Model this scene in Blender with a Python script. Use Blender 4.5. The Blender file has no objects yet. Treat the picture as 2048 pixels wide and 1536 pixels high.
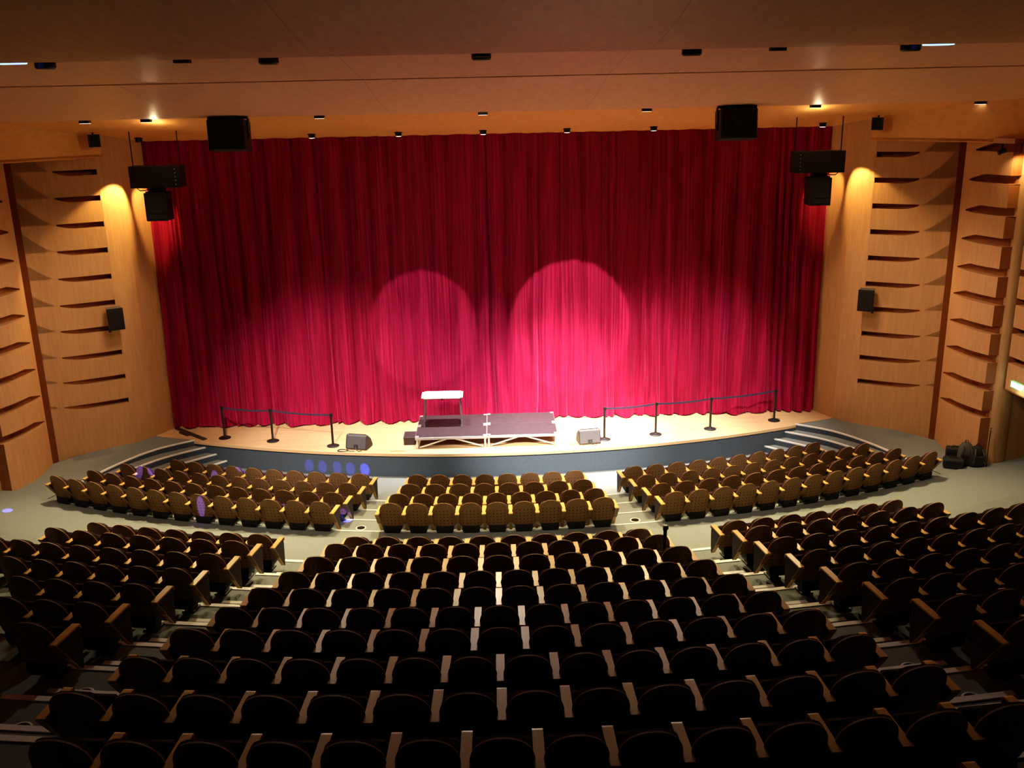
import bpy, bmesh, math, random
from mathutils import Vector, Matrix
random.seed(7)
C = bpy.context.scene.collection
pi = math.pi
sin, cos, rad = math.sin, math.cos, math.radians

# ------------------------------------------------------------------ materials
MATS = {}
def nt_mat(name):
    m = bpy.data.materials.new(name); m.use_nodes = True
    nt = m.node_tree; b = nt.nodes['Principled BSDF']
    return m, nt, b
def N(nt, t, **kw):
    n = nt.nodes.new(t)
    for k, v in kw.items(): setattr(n, k, v)
    return n
def plain(name, col, rough=.5, metal=0., noise=0., scale=20., bump=0., spec=None, sheen=0.):
    m, nt, b = nt_mat(name)
    b.inputs['Roughness'].default_value = rough
    b.inputs['Metallic'].default_value = metal
    if spec is not None: b.inputs['Specular IOR Level'].default_value = spec
    if sheen: b.inputs['Sheen Weight'].default_value = sheen
    if noise or bump:
        tc = N(nt, 'ShaderNodeTexCoord'); ns = N(nt, 'ShaderNodeTexNoise'); ns.inputs['Scale'].default_value = scale
        ns.inputs['Detail'].default_value = 4
        nt.links.new(tc.outputs['Object'], ns.inputs['Vector'])
        cr = N(nt, 'ShaderNodeValToRGB')
        cr.color_ramp.elements[0].position = .3; cr.color_ramp.elements[1].position = .7
        cr.color_ramp.elements[0].color = tuple(c * (1 - noise) for c in col) + (1,)
        cr.color_ramp.elements[1].color = tuple(min(1, c * (1 + noise)) for c in col) + (1,)
        nt.links.new(ns.outputs['Fac'], cr.inputs['Fac']); nt.links.new(cr.outputs['Color'], b.inputs['Base Color'])
        if bump:
            bp = N(nt, 'ShaderNodeBump'); bp.inputs['Strength'].default_value = bump; bp.inputs['Distance'].default_value = .01
            nt.links.new(ns.outputs['Fac'], bp.inputs['Height']); nt.links.new(bp.outputs['Normal'], b.inputs['Normal'])
    else:
        b.inputs['Base Color'].default_value = tuple(col) + (1,)
    MATS[name] = m
    return m
def wood(name, c1, c2, scale=(6, 6, .6), rough=.45, plank=None):
    """vertical-grain veneer; optional panel joints (plank = (width, height))"""
    m, nt, b = nt_mat(name)
    b.inputs['Roughness'].default_value = rough
    tc = N(nt, 'ShaderNodeTexCoord'); mp = N(nt, 'ShaderNodeMapping'); mp.inputs['Scale'].default_value = scale
    ns = N(nt, 'ShaderNodeTexNoise'); ns.inputs['Scale'].default_value = 3; ns.inputs['Detail'].default_value = 5
    nt.links.new(tc.outputs['Object'], mp.inputs['Vector']); nt.links.new(mp.outputs['Vector'], ns.inputs['Vector'])
    cr = N(nt, 'ShaderNodeValToRGB'); cr.color_ramp.elements[0].position = .3; cr.color_ramp.elements[1].position = .72
    cr.color_ramp.elements[0].color = c1 + (1,); cr.color_ramp.elements[1].color = c2 + (1,)
    nt.links.new(ns.outputs['Fac'], cr.inputs['Fac'])
    out = cr.outputs['Color']
    if plank:
        br = N(nt, 'ShaderNodeTexBrick'); br.offset = .5
        br.inputs['Color1'].default_value = (1, 1, 1, 1); br.inputs['Color2'].default_value = (.9, .9, .9, 1)
        br.inputs['Mortar'].default_value = (.6, .6, .6, 1); br.inputs['Scale'].default_value = 1
        br.inputs['Mortar Size'].default_value = .006
        br.inputs['Brick Width'].default_value = plank[0]; br.inputs['Row Height'].default_value = plank[1]
        nt.links.new(tc.outputs['Object'], br.inputs['Vector'])
        mx = N(nt, 'ShaderNodeMix', data_type='RGBA', blend_type='MULTIPLY'); mx.inputs['Factor'].default_value = 1
        nt.links.new(out, mx.inputs['A']); nt.links.new(br.outputs['Color'], mx.inputs['B']); out = mx.outputs['Result']
    nt.links.new(out, b.inputs['Base Color'])
    MATS[name] = m
    return m
def glow(name, col, strength):
    m, nt, b = nt_mat(name)
    b.inputs['Base Color'].default_value = col + (1,)
    b.inputs['Emission Color'].default_value = col + (1,)
    b.inputs['Emission Strength'].default_value = strength
    MATS[name] = m
    return m

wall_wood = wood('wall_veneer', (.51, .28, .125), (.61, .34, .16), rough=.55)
shaded_wall_wood = wood('wall_veneer_shaded', (.30, .10, .025), (.36, .13, .035), rough=.6)  # darker copy of the wall veneer; shade of the recesses painted in
shaded_ceil_wood = wood('ceiling_veneer_shaded', (.46, .25, .15), (.54, .30, .18), scale=(3, .6, 3), rough=.5, plank=(4.3, 30))  # ceiling veneer darkened; weaker light on the upper panel painted in
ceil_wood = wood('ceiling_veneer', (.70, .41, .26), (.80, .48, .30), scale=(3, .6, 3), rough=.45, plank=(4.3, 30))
soffit_wood = wood('soffit_veneer', (.80, .38, .12), (.88, .45, .15), scale=(3, .8, 3), rough=.5)
stage_wood = wood('stage_boards', (.66, .44, .22), (.76, .52, .27), scale=(.5, 5, 5), rough=.4, plank=(2.4, .14))
lip_wood = plain('stage_lip_wood', (.70, .48, .26), .4)
arm_wood = wood('arm_beech', (.66, .38, .115), (.74, .45, .15), scale=(6, .8, 6), rough=.35)
carpet = plain('grey_carpet', (.215, .235, .225), .95, noise=.16, scale=60, bump=.2, spec=.1)
carpet_riser = plain('blue_grey_carpet', (.078, .098, .122), .95, noise=.2, scale=70, bump=.2, spec=.1)
strip_white = plain('white_nosing', (.85, .85, .80), .5)
fabric_side = plain('side_panel_cloth', (.045, .042, .045), .9, noise=.2, scale=80)
cushion_cloth = plain('seat_cloth', (.050, .026, .030), .9, noise=.2, scale=60, spec=.08)
black_metal = plain('black_metal', (.012, .012, .013), .45)
black_plastic = plain('black_plastic', (.014, .013, .012), .55)
speaker_cloth = plain('speaker_cloth', (.012, .011, .010), .8, noise=.3, scale=120)
grey_box = plain('grey_cabinet_paint', (.085, .078, .082), .6, noise=.1, scale=60, spec=.2)
alu = plain('aluminium', (.72, .70, .70), .35, metal=.6)
deck_top = plain('deck_phenolic', (.034, .017, .022), .62, noise=.25, scale=6)
white_plastic = plain('white_plastic', (.85, .83, .80), .4)
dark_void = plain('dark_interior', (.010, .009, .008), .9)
bag_black = plain('black_bag_cloth', (.018, .017, .018), .8, noise=.3, scale=40)
bag_grey = plain('grey_bag_cloth', (.085, .078, .07), .8, noise=.3, scale=40)
belt_cloth = plain('belt_webbing', (.05, .03, .07), .8)
vent_dark = plain('vent_grille', (.012, .012, .012), .9, spec=.1)
vent_rim = plain('vent_rim', (.75, .75, .70), .4)
can_glow = glow('lamp_glow', (1.0, .86, .66), 9)
can_dim = glow('lamp_dim_glow', (1.0, .9, .8), 2.2)
blue_glow = glow('blue_led', (.10, .28, 1.0), 9)
exit_glow = glow('exit_face', (.93, 1.0, .9), 6)
green_glow = glow('exit_green_edge', (.25, .6, .3), 1.2)
hot_glow = glow('hot_lamp', (1.0, .72, .33), 40)

# seat shell: stained plywood with a 5 x 5 grid of round holes (drawn from the mesh's own flat coordinates)
def shell_material():
    m, nt, b = nt_mat('perforated_plywood'); b.inputs['Roughness'].default_value = .6; b.inputs['Specular IOR Level'].default_value = .25
    uv = N(nt, 'ShaderNodeUVMap'); sp = N(nt, 'ShaderNodeSeparateXYZ'); nt.links.new(uv.outputs['UV'], sp.inputs['Vector'])
    def M(op, a, b_=None, c=None):
        n = N(nt, 'ShaderNodeMath', operation=op)
        for i, x in enumerate((a, b_, c)):
            if x is None: continue
            if isinstance(x, (int, float)): n.inputs[i].default_value = x
            else: nt.links.new(x, n.inputs[i])
        return n.outputs[0]
    def cell(src, off, step):
        q = M('DIVIDE', M('SUBTRACT', src, off), step)
        r = M('ROUND', q)
        return M('MULTIPLY', M('SUBTRACT', q, r), step), r
    X, Z = sp.outputs['X'], sp.outputs['Y']
    dx, kx = cell(X, .5, .078); dz, kz = cell(Z, .367, .076)
    dist = M('SQRT', M('ADD', M('MULTIPLY', dx, dx), M('MULTIPLY', dz, dz)))
    hole = M('LESS_THAN', dist, .0115)
    inx = M('LESS_THAN', M('ABSOLUTE', kx), 2.5)
    inz = M('MULTIPLY', M('GREATER_THAN', kz, -.5), M('LESS_THAN', kz, 4.5))
    f = M('MULTIPLY', hole, M('MULTIPLY', inx, inz))
    tc = N(nt, 'ShaderNodeTexCoord'); mp = N(nt, 'ShaderNodeMapping'); mp.inputs['Scale'].default_value = (20, 20, 2)
    ns = N(nt, 'ShaderNodeTexNoise'); ns.inputs['Scale'].default_value = 2
    nt.links.new(tc.outputs['Object'], mp.inputs['Vector']); nt.links.new(mp.outputs['Vector'], ns.inputs['Vector'])
    cr = N(nt, 'ShaderNodeValToRGB'); cr.color_ramp.elements[0].color = (.200, .108, .048, 1); cr.color_ramp.elements[1].color = (.255, .142, .063, 1)
    nt.links.new(ns.outputs['Fac'], cr.inputs['Fac'])
    mx = N(nt, 'ShaderNodeMix', data_type='RGBA'); nt.links.new(f, mx.inputs['Factor'])
    nt.links.new(cr.outputs['Color'], mx.inputs['A']); mx.inputs['B'].default_value = (.012, .006, .005, 1)
    nt.links.new(mx.outputs['Result'], b.inputs['Base Color'])
    return m
shell_mat = shell_material()

def velvet():
    m, nt, b = nt_mat('crimson_velvet')
    b.inputs['Roughness'].default_value = .75
    b.inputs['Sheen Weight'].default_value = .6; b.inputs['Sheen Roughness'].default_value = .35
    b.inputs['Sheen Tint'].default_value = (1.0, .18, .40, 1)
    b.inputs['Specular IOR Level'].default_value = .15
    tc = N(nt, 'ShaderNodeTexCoord'); mp = N(nt, 'ShaderNodeMapping'); mp.inputs['Scale'].default_value = (9, 9, .25)
    ns = N(nt, 'ShaderNodeTexNoise'); ns.inputs['Scale'].default_value = 2; ns.inputs['Detail'].default_value = 6
    nt.links.new(tc.outputs['Object'], mp.inputs['Vector']); nt.links.new(mp.outputs['Vector'], ns.inputs['Vector'])
    cr = N(nt, 'ShaderNodeValToRGB'); cr.color_ramp.elements[0].position = .3; cr.color_ramp.elements[1].position = .75
    cr.color_ramp.elements[0].color = (.18, .004, .026, 1); cr.color_ramp.elements[1].color = (.43, .012, .070, 1)
    nt.links.new(ns.outputs['Fac'], cr.inputs['Fac']); nt.links.new(cr.outputs['Color'], b.inputs['Base Color'])
    return m
velvet_mat = velvet()

# ------------------------------------------------------------------ mesh helpers
def link(name, me, parent=None, **props):
    o = bpy.data.objects.new(name, me); C.objects.link(o)
    if parent: o.parent = parent
    for k, v in props.items():
        if v: o[k] = v
    return o
def obj(name, bm, mat, parent=None, smooth=False, **props):
    bmesh.ops.remove_doubles(bm, verts=bm.verts, dist=1e-5)
    bmesh.ops.recalc_face_normals(bm, faces=bm.faces)
    me = bpy.data.meshes.new(name); bm.to_mesh(me); bm.free()
    for m in (mat if isinstance(mat, (list, tuple)) else [mat]): me.materials.append(m)
    if smooth:
        for p in me.polygons: p.use_smooth = True
    return link(name, me, parent, **props)
def raw(name, verts, faces, mat, parent=None, smooth=False, **props):
    me = bpy.data.meshes.new(name); me.from_pydata([tuple(v) for v in verts], [], faces)
    for m in (mat if isinstance(mat, (list, tuple)) else [mat]): me.materials.append(m)
    if smooth:
        for p in me.polygons: p.use_smooth = True
    return link(name, me, parent, **props)
def empty(name, loc, rz=0, **props):
    o = bpy.data.objects.new(name, None); C.objects.link(o); o.location = loc; o.rotation_euler = (0, 0, rz)
    o.empty_display_size = .1
    for k, v in props.items():
        if v: o[k] = v
    return o
def box(bm, c, s, bev=0., rot=None, seg=1, mi=0):
    M = Matrix.Translation(c)
    if rot is not None: M = M @ rot
    r = bmesh.ops.create_cube(bm, size=1, matrix=M @ Matrix.Diagonal((s[0], s[1], s[2], 1)))
    fs = list({f for v in r['verts'] for f in v.link_faces})
    for f in fs: f.material_index = mi
    if bev:
        es = list({e for v in r['verts'] for e in v.link_edges})
        g = bmesh.ops.bevel(bm, geom=es, offset=bev, segments=seg, affect='EDGES', profile=.5)
        for f in g['faces']: f.material_index = mi
def cyl(bm, p0, p1, r0, r1=None, n=14, mi=0, cap=True):
    p0, p1 = Vector(p0), Vector(p1); r1 = r0 if r1 is None else r1
    d = p1 - p0; q = d.to_track_quat('Z', 'Y').to_matrix().to_4x4()
    r = bmesh.ops.create_cone(bm, cap_ends=cap, segments=n, radius1=r0, radius2=r1, depth=d.length, matrix=Matrix.Translation((p0 + p1) / 2) @ q)
    for f in {f for v in r['verts'] for f in v.link_faces}: f.material_index = mi
def tube(bm, pts, r, n=7):
    pts = [Vector(p) for p in pts]; rings = []
    for i, p in enumerate(pts):
        t = (pts[min(i + 1, len(pts) - 1)] - pts[max(i - 1, 0)]).normalized()
        u = t.cross(Vector((0, 0, 1)));  u = Vector((1, 0, 0)) if u.length < 1e-3 else u.normalized()
        w = t.cross(u)
        rings.append([bm.verts.new(p + (u * cos(2 * pi * k / n) + w * sin(2 * pi * k / n)) * r) for k in range(n)])
    for a, b in zip(rings, rings[1:]):
        for k in range(n): bm.faces.new((a[k], a[(k + 1) % n], b[(k + 1) % n], b[k]))
    bm.faces.new(rings[0]); bm.faces.new(rings[-1])
def prism(bm, prof, axis, a, b, mi=0):
    """extrude a 2D profile [(u,v)..] along an axis from a to b. axis 'x': (u,v)=(y,z); 'z': (x,y); 'y': (x,z)"""
    def P(u, v, w): return {'x': (w, u, v), 'z': (u, v, w), 'y': (u, w, v)}[axis]
    A = [bm.verts.new(P(u, v, a)) for u, v in prof]; B = [bm.verts.new(P(u, v, b)) for u, v in prof]
    fs = [bm.faces.new(A), bm.faces.new(B)]
    n = len(prof)
    for i in range(n): fs.append(bm.faces.new((A[i], A[(i + 1) % n], B[(i + 1) % n], B[i])))
    for f in fs: f.material_index = mi
def lathe(bm, prof, n=24, c=(0, 0, 0), mi=0):
    rings = [[bm.verts.new((c[0] + r * cos(2 * pi * k / n), c[1] + r * sin(2 * pi * k / n), c[2] + z)) for k in range(n)] for r, z in prof]
    for a, b in zip(rings, rings[1:]):
        for k in range(n): bm.faces.new((a[k], a[(k + 1) % n], b[(k + 1) % n], b[k])).material_index = mi
    bm.faces.new(rings[0]).material_index = mi; bm.faces.new(rings[-1]).material_index = mi
def copy_tree(o, parent=None):
    c = o.copy(); C.objects.link(c)
    if parent: c.parent = parent
    for ch in KIDS.get(o.name, []): copy_tree(ch, c)
    return c
KIDS = {}
def snapshot(root):
    for o in [root] + list(root.children_recursive): KIDS[o.name] = list(o.children)

# ------------------------------------------------------------------ hall geometry
Y0 = 42.648
ROWS = 'ABCDEFGHIJKLMNO'
R = dict(zip(ROWS, [21.695, 22.6, 23.468, 24.293, 27.244, 28.259, 29.335, 30.422, 31.511, 32.585, 33.651, 34.719, 35.795, 36.913, 38.0]))
ZF = dict(zip(ROWS, [0, .136, .268, .402, 1.042, 1.398, 1.701, 2.009, 2.339, 2.665, 3.006, 3.334, 3.674, 4.063, 4.41]))
CAM = Vector((.0517, 0, 9.2259)); FPX = 1904.583
CM = ((0.99953746, -0.0223806, -0.02059069), (0.02605405, 0.2809564, 0.95936682), (0.01568612, 0.95945954, -0.28140955))
def px(p):
    d = [p[0] - CAM.x, p[1] - CAM.y, p[2] - CAM.z]
    c = [sum(CM[i][j] * d[j] for j in range(3)) for i in range(3)]
    return 1024 + FPX * c[0] / c[2], 768 - FPX * c[1] / c[2], c[2]
def polar(r, ph, z): return Vector((r * sin(ph), Y0 - r * cos(ph), z))

# stage ------------------------------------------------------------
SZ = .65
SC, SR = 45.31, 22.30                                   # centre (y) and radius of the stage front
def stage_front(x): return SC - math.sqrt(SR * SR - x * x)
def mirror_pts(p): return [(-x, y) for x, y in reversed(p)]
xs = [-8.2 + 16.4 * i / 60 for i in range(61)]
front = [(x, stage_front(x)) for x in xs]
poly = front + [(9.4, 25.04), (9.06, 25.8), (9.06, 27.6), (-9.06, 27.6), (-9.06, 25.8), (-9.4, 25.04)]
bm = bmesh.new(); prism(bm, poly, 'z', SZ - .05, SZ); obj('floor_stage', bm, stage_wood, kind='structure')
bm = bmesh.new()
o1 = [(x, stage_front(x) - .05) for x in xs]; o2 = [(x, stage_front(x) + .02) for x in xs]
prism(bm, o1 + o2[::-1], 'z', SZ - .07, SZ + .004); obj('trim_1', bm, lip_wood, kind='structure')
bm = bmesh.new()
prism(bm, front + [(x, stage_front(x) + .3) for x in xs][::-1], 'z', -.05, SZ - .06)
obj('wall_stage_front', bm, carpet_riser, kind='structure')

# floors -------------------------------------------------------------
def ring(bm, r0, r1, z0, z1, a, n=60, down=.6, back=None):
    """annular terrace between radii r0 (stage side) and r1, with its riser towards the stage"""
    vs = []
    for i in range(n + 1):
        ph = rad(-a + 2 * a * i / n)
        vs.append([bm.verts.new(polar(r0, ph, z0 - down)), bm.verts.new(polar(r0, ph, z0)), bm.verts.new(polar(r1, ph, z1))])
    for p, q in zip(vs, vs[1:]):
        bm.faces.new((p[0], q[0], q[1], p[1])).material_index = 1
        bm.faces.new((p[1], q[1], q[2], p[2])).material_index = 0
NOSE = {'B': 21.55, 'C': 22.39, 'D': 23.235, 'W': 24.08, 'E': 26.5}
for r in 'FGHIJKLMNO': NOSE[r] = R[r] - .545
bm = bmesh.new()
ring(bm, 18.8, NOSE['B'], 0, 0, 33, down=.1)
ring(bm, NOSE['B'], NOSE['C'], ZF['B'], ZF['B'], 29)
ring(bm, NOSE['C'], NOSE['D'], ZF['C'], ZF['C'], 28)
ring(bm, NOSE['D'], NOSE['W'], ZF['D'], ZF['D'], 27)
ring(bm, NOSE['W'], NOSE['E'], .53, .87, 40)
order = 'EFGHIJKLMNO'
for i, r in enumerate(order):
    nxt = NOSE[order[i + 1]] if i < len(order) - 1 else 43
    ring(bm, NOSE[r], nxt, ZF[r], ZF[r], 40)
obj('floor', bm, [carpet, carpet_riser], kind='structure')
# half steps in the two rear aisles
def aisle_angles(row):
    half = HALF[row]; st = START[row] - PS[row] / 2
    return half / R[row], st / R[row]
# seat layout : centre half widths, side block starts
NC = dict(zip(ROWS, [8, 8, 9, 9, 10, 11, 11, 12, 12, 13, 13, 14, 14, 15, 15]))
PC = dict(zip(ROWS, [.537, .563, .538, .5625, .5625, .537, .5625, .538, .5625, .537, .5625, .538, .5615, .538, .5615]))
OFF = dict(zip(ROWS, [-.03, -.02, -.02, -.015, -.01, -.01, 0, 0, 0, .01, .01, .01, .02, .02, .02]))
HALF = {r: NC[r] * PC[r] / 2 for r in ROWS}
START = dict(A=3.30, B=3.455, C=3.65, D=3.80, E=4.35, F=4.50)
NS = dict(A=10, B=12, C=12, D=13, E=7, F=7)
PS = dict(A=.55, B=.538, C=.565, D=.556, E=.545, F=.57)
for i, r in enumerate('GHIJKLMNO'):
    PS[r] = PC[r]; START[r] = .1465 * R[r] + .275; NS[r] = 30

trimn = [1]
def strip(r, z, a0, a1, w, t=.012, mat=strip_white, n=None):
    trimn[0] += 1
    bm = bmesh.new(); n = n or max(4, int(abs(a1 - a0) / .02))
    A = []
    for i in range(n + 1):
        ph = a0 + (a1 - a0) * i / n
        A.append([bm.verts.new(polar(r - .008, ph, z - .02)), bm.verts.new(polar(r - .008, ph, z + t)), bm.verts.new(polar(r + w, ph, z + t)), bm.verts.new(polar(r + w, ph, z - .02))])
    for p, q in zip(A, A[1:]):
        for k in range(4): bm.faces.new((p[k], q[k], q[(k + 1) % 4], p[(k + 1) % 4]))
    bm.faces.new(A[0]); bm.faces.new(A[-1])
    obj('trim_%d' % trimn[0], bm, mat, kind='structure')
strip(NOSE['B'], ZF['B'], -.42, .42, .03); strip(NOSE['C'], ZF['C'], -.42, .42, .03)
strip(NOSE['D'], ZF['D'], -.43, .43, .03); strip(NOSE['W'], .53, -.43, .43, .03)
for s in (-1, 1):
    for i, r in enumerate(order):
        if r == 'O': continue
        a0, a1 = aisle_angles(r)
        if s < 0 and False: pass
        lo, hi = sorted((s * (a0 + .004), s * .1545))
        strip(NOSE[r], ZF[r], lo, hi, .075, n=6)
        thin0, thin1 = sorted((s * (a1 - .012), s * (a1 + .02)))
        if r != 'E':
            zh = (ZF[r] + ZF[order[i - 1]]) / 2
            lo2, hi2 = sorted((s * (a0 - .004), s * .1470))
            bm = bmesh.new()
            pr = []
            for k in range(7):
                ph = lo2 + (hi2 - lo2) * k / 6
                pr.append([bm.verts.new(polar(NOSE[r] - .37, ph, zh - .3)), bm.verts.new(polar(NOSE[r] - .37, ph, zh)), bm.verts.new(polar(NOSE[r] + .02, ph, zh)), bm.verts.new(polar(NOSE[r] + .02, ph, zh - .3))])
            for p, q in zip(pr, pr[1:]):
                for k in range(4): bm.faces.new((p[k], q[k], q[(k + 1) % 4], p[(k + 1) % 4]))
            bm.faces.new(pr[0]); bm.faces.new(pr[-1])
            obj('floor_step', bm, carpet, kind='structure')
            strip(NOSE[r] - .37, zh, lo2, hi2, .075, n=6)

# side landings and the fan of steps down from the stage (built right, mirrored left)
def smooth_path(pts, n=6):
    out = []
    P = [pts[0]] + pts + [pts[-1]]
    for i in range(1, len(P) - 2):
        for k in range(n):
            t = k / n; a, b, c, d = P[i - 1], P[i], P[i + 1], P[i + 2]
            out.append(tuple(.5 * ((2 * b[j]) + (-a[j] + c[j]) * t + (2 * a[j] - 5 * b[j] + 4 * c[j] - d[j]) * t * t + (-a[j] + 3 * b[j] - 3 * c[j] + d[j]) * t ** 3) for j in range(2)))
    out.append(tuple(pts[-1])); return out
EDGE = [(8.2, 24.60), (9.05, 23.95), (9.70, 23.08), (10.2, 22.1), (10.62, 21.2), (10.95, 20.2), (11.0, 19.6)]
STEP1 = [(7.88, 24.46), (8.75, 23.72), (9.36, 22.85), (9.88, 21.95), (10.2, 21.0), (10.35, 20.4)]
STEP2 = [(7.57, 24.34), (8.42, 23.52), (9.02, 22.6), (9.52, 21.7), (9.85, 21.0)]
STEP3 = [(7.28, 24.23), (8.10, 23.32), (8.72, 22.4), (9.2, 21.6)]
def zland(x, y):
    r = math.hypot(x, Y0 - y)
    t = max(0, min(1, (24.3 - r) / 4.3))       # 1 near the stage, 0 at the cross aisle
    return .50 + .15 * (3 * t * t - 2 * t ** 3) if r < 24.3 else .50 + .03 * min(1, (r - 24.3) / .3)
for s in (-1, 1):
    side = 'left' if s < 0 else 'right'
    e = smooth_path(EDGE)
    # landing surface as a grid between the edge and the side walls
    verts, faces = [], []
    M_ = 10
    for i, (x, y) in enumerate(e):
        t = i / (len(e) - 1)
        X1 = 9.4 + (13.2 - 9.4) * min(1, t * 1.6); Y1 = 25.04 if t == 0 else y + (25.04 - 24.6) * (1 - t)
        for k in range(M_ + 1):
            xx = x + (X1 - x) * k / M_; yy = y + (Y1 - y) * k / M_
            verts.append((s * xx, yy, zland(xx, yy)))
    for i in range(len(e) - 1):
        for k in range(M_):
            a = i * (M_ + 1) + k
            f = (a, a + 1, a + M_ + 2, a + M_ + 1); faces.append(f if s < 0 else f[::-1])
    raw('floor_landing_' + side, verts, faces, carpet, kind='structure')
    # extra floor under walls further out
    bm = bmesh.new(); prism(bm, [(s * 9.3, 25.2), (s * 9.3, 23.2), (s * 14.5, 19.2), (s * 14.5, 25.2)], 'z', .1, .40); obj('floor_under_wall', bm, carpet, kind='structure')
    def riser(path, z0, z1f, name):
        vs, fs = [], []
        for x, y in path: vs += [(s * x, y, z0), (s * x, y, z1f(x, y))]
        for i in range(len(path) - 1): fs.append((2 * i, 2 * i + 2, 2 * i + 3, 2 * i + 1))
        raw(name, vs, fs, carpet_riser, kind='structure')
    riser(e, -.1, lambda x, y: zland(x, y), 'trim_riser_' + side)
    def edge_strip(path, zf, w=.05):
        trimn[0] += 1
        vs, fs = [], []
        for i, (x, y) in enumerate(path):
            a = Vector(path[max(i - 1, 0)]); b = Vector(path[min(i + 1, len(path) - 1)]); t = (b - a).normalized(); n = Vector((-t.y, t.x)) * (1 if True else -1)
            if n.x < 0: n = -n
            z = zf(x, y)
            for q, dz in ((-.008, -.02), (-.008, .012), (w, .012), (w, -.02)): vs.append((s * (x + n.x * q), y + n.y * q, z + dz))
        for i in range(len(path) - 1):
            for k in range(4): fs.append((4 * i + k, 4 * i + 4 + k, 4 * i + 4 + (k + 1) % 4, 4 * i + (k + 1) % 4))
        raw('trim_%d' % trimn[0], vs, fs, strip_white, kind='structure')
    edge_strip([q for q in e if q[1] > 21.5], zland)
    for pts, z, outer in ((STEP1, .49, EDGE), (STEP2, .33, EDGE), (STEP3, .17, EDGE)):
        p = smooth_path(pts); q = smooth_path(outer)
        bm = bmesh.new()
        prism(bm, [(s * x, y) for x, y in p] + [(s * x, y) for x, y in reversed(q) if y > p[-1][1] - .05], 'z', -.05, z)
        obj('floor_stage_step', bm, [carpet], kind='structure')
        riser([(x - .004, y - .002) for x, y in p], -.05, lambda x, y, z=z: z, 'trim_step_riser_' + side)
        edge_strip(p, lambda x, y, z=z: z)

# ------------------------------------------------------------------ walls
def wall_strip(name, path, z0, z1, s, mat=wall_wood, smooth=False):
    vs, fs = [], []
    for x, y in path: vs += [(s * x, y, z0), (s * x, y, z1)]
    for i in range(len(path) - 1): fs.append((2 * i, 2 * i + 2, 2 * i + 3, 2 * i + 1))
    return raw(name, vs, fs, mat, smooth=smooth, kind='structure')
def lerp2(a, b, t): return (a[0] + (b[0] - a[0]) * t, a[1] + (b[1] - a[1]) * t)
def slotted(name, front, back, z0, z1, slots, s, n=28, open_end=False):
    """wall of boards: front(t), back(t) give plan points for t in 0..1; slots = [(t0,t1,zlow(t),ztop(t))]; a slot shows the recess between front and back"""
    bm = bmesh.new()
    ts = sorted(set([i / n for i in range(n + 1)] + [t for sl in slots for t in sl[:2]]))
    def P(t, z, f): x, y = f(t); return (s * x, y, z)
    def quad(a, b, c, d, mi=0):
        bm.faces.new([bm.verts.new(q) for q in (a, b, c, d)]).material_index = mi
    S = sorted(slots, key=lambda q: q[2](.8))
    k0, k1 = (lambda t: z0), (lambda t: z1)
    bands = [(k0, S[0][2], None)]
    for i, sl in enumerate(S):
        bands.append((sl[2], sl[3], sl)); bands.append((sl[3], S[i + 1][2] if i + 1 < len(S) else k1, None))
    for za, zb, sl in bands:
        for a, b in zip(ts, ts[1:]):
            if sl and a >= sl[0] - 1e-6 and b <= sl[1] + 1e-6:
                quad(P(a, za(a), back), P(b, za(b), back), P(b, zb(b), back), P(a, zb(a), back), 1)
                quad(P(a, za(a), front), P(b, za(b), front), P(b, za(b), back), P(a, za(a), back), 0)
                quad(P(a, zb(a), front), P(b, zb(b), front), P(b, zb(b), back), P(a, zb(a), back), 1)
            else:
                quad(P(a, za(a), front), P(b, za(b), front), P(b, zb(b), front), P(a, zb(a), front))
        if sl:
            for t in sl[:2]:
                if open_end and t == 1: continue
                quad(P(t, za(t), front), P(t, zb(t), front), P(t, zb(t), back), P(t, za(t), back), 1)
    return obj(name, bm, [wall_wood, shaded_wall_wood], kind='structure')
ASL = [(1.03, 7.82), (1.08, 7.18), (1.13, 6.53), (1.20, 5.87), (1.27, 5.19), (1.33, 4.51), (1.40, 3.85), (1.47, 3.17), (1.53, 2.51), (1.59, 1.85)]
BSL = [(.34, 7.97), (.24, 7.27), (.22, 6.55), (.20, 5.86), (.16, 5.16), (.13, 4.49), (.11, 3.80), (.075, 3.10), (.065, 2.40), (.06, 1.72)]
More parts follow.
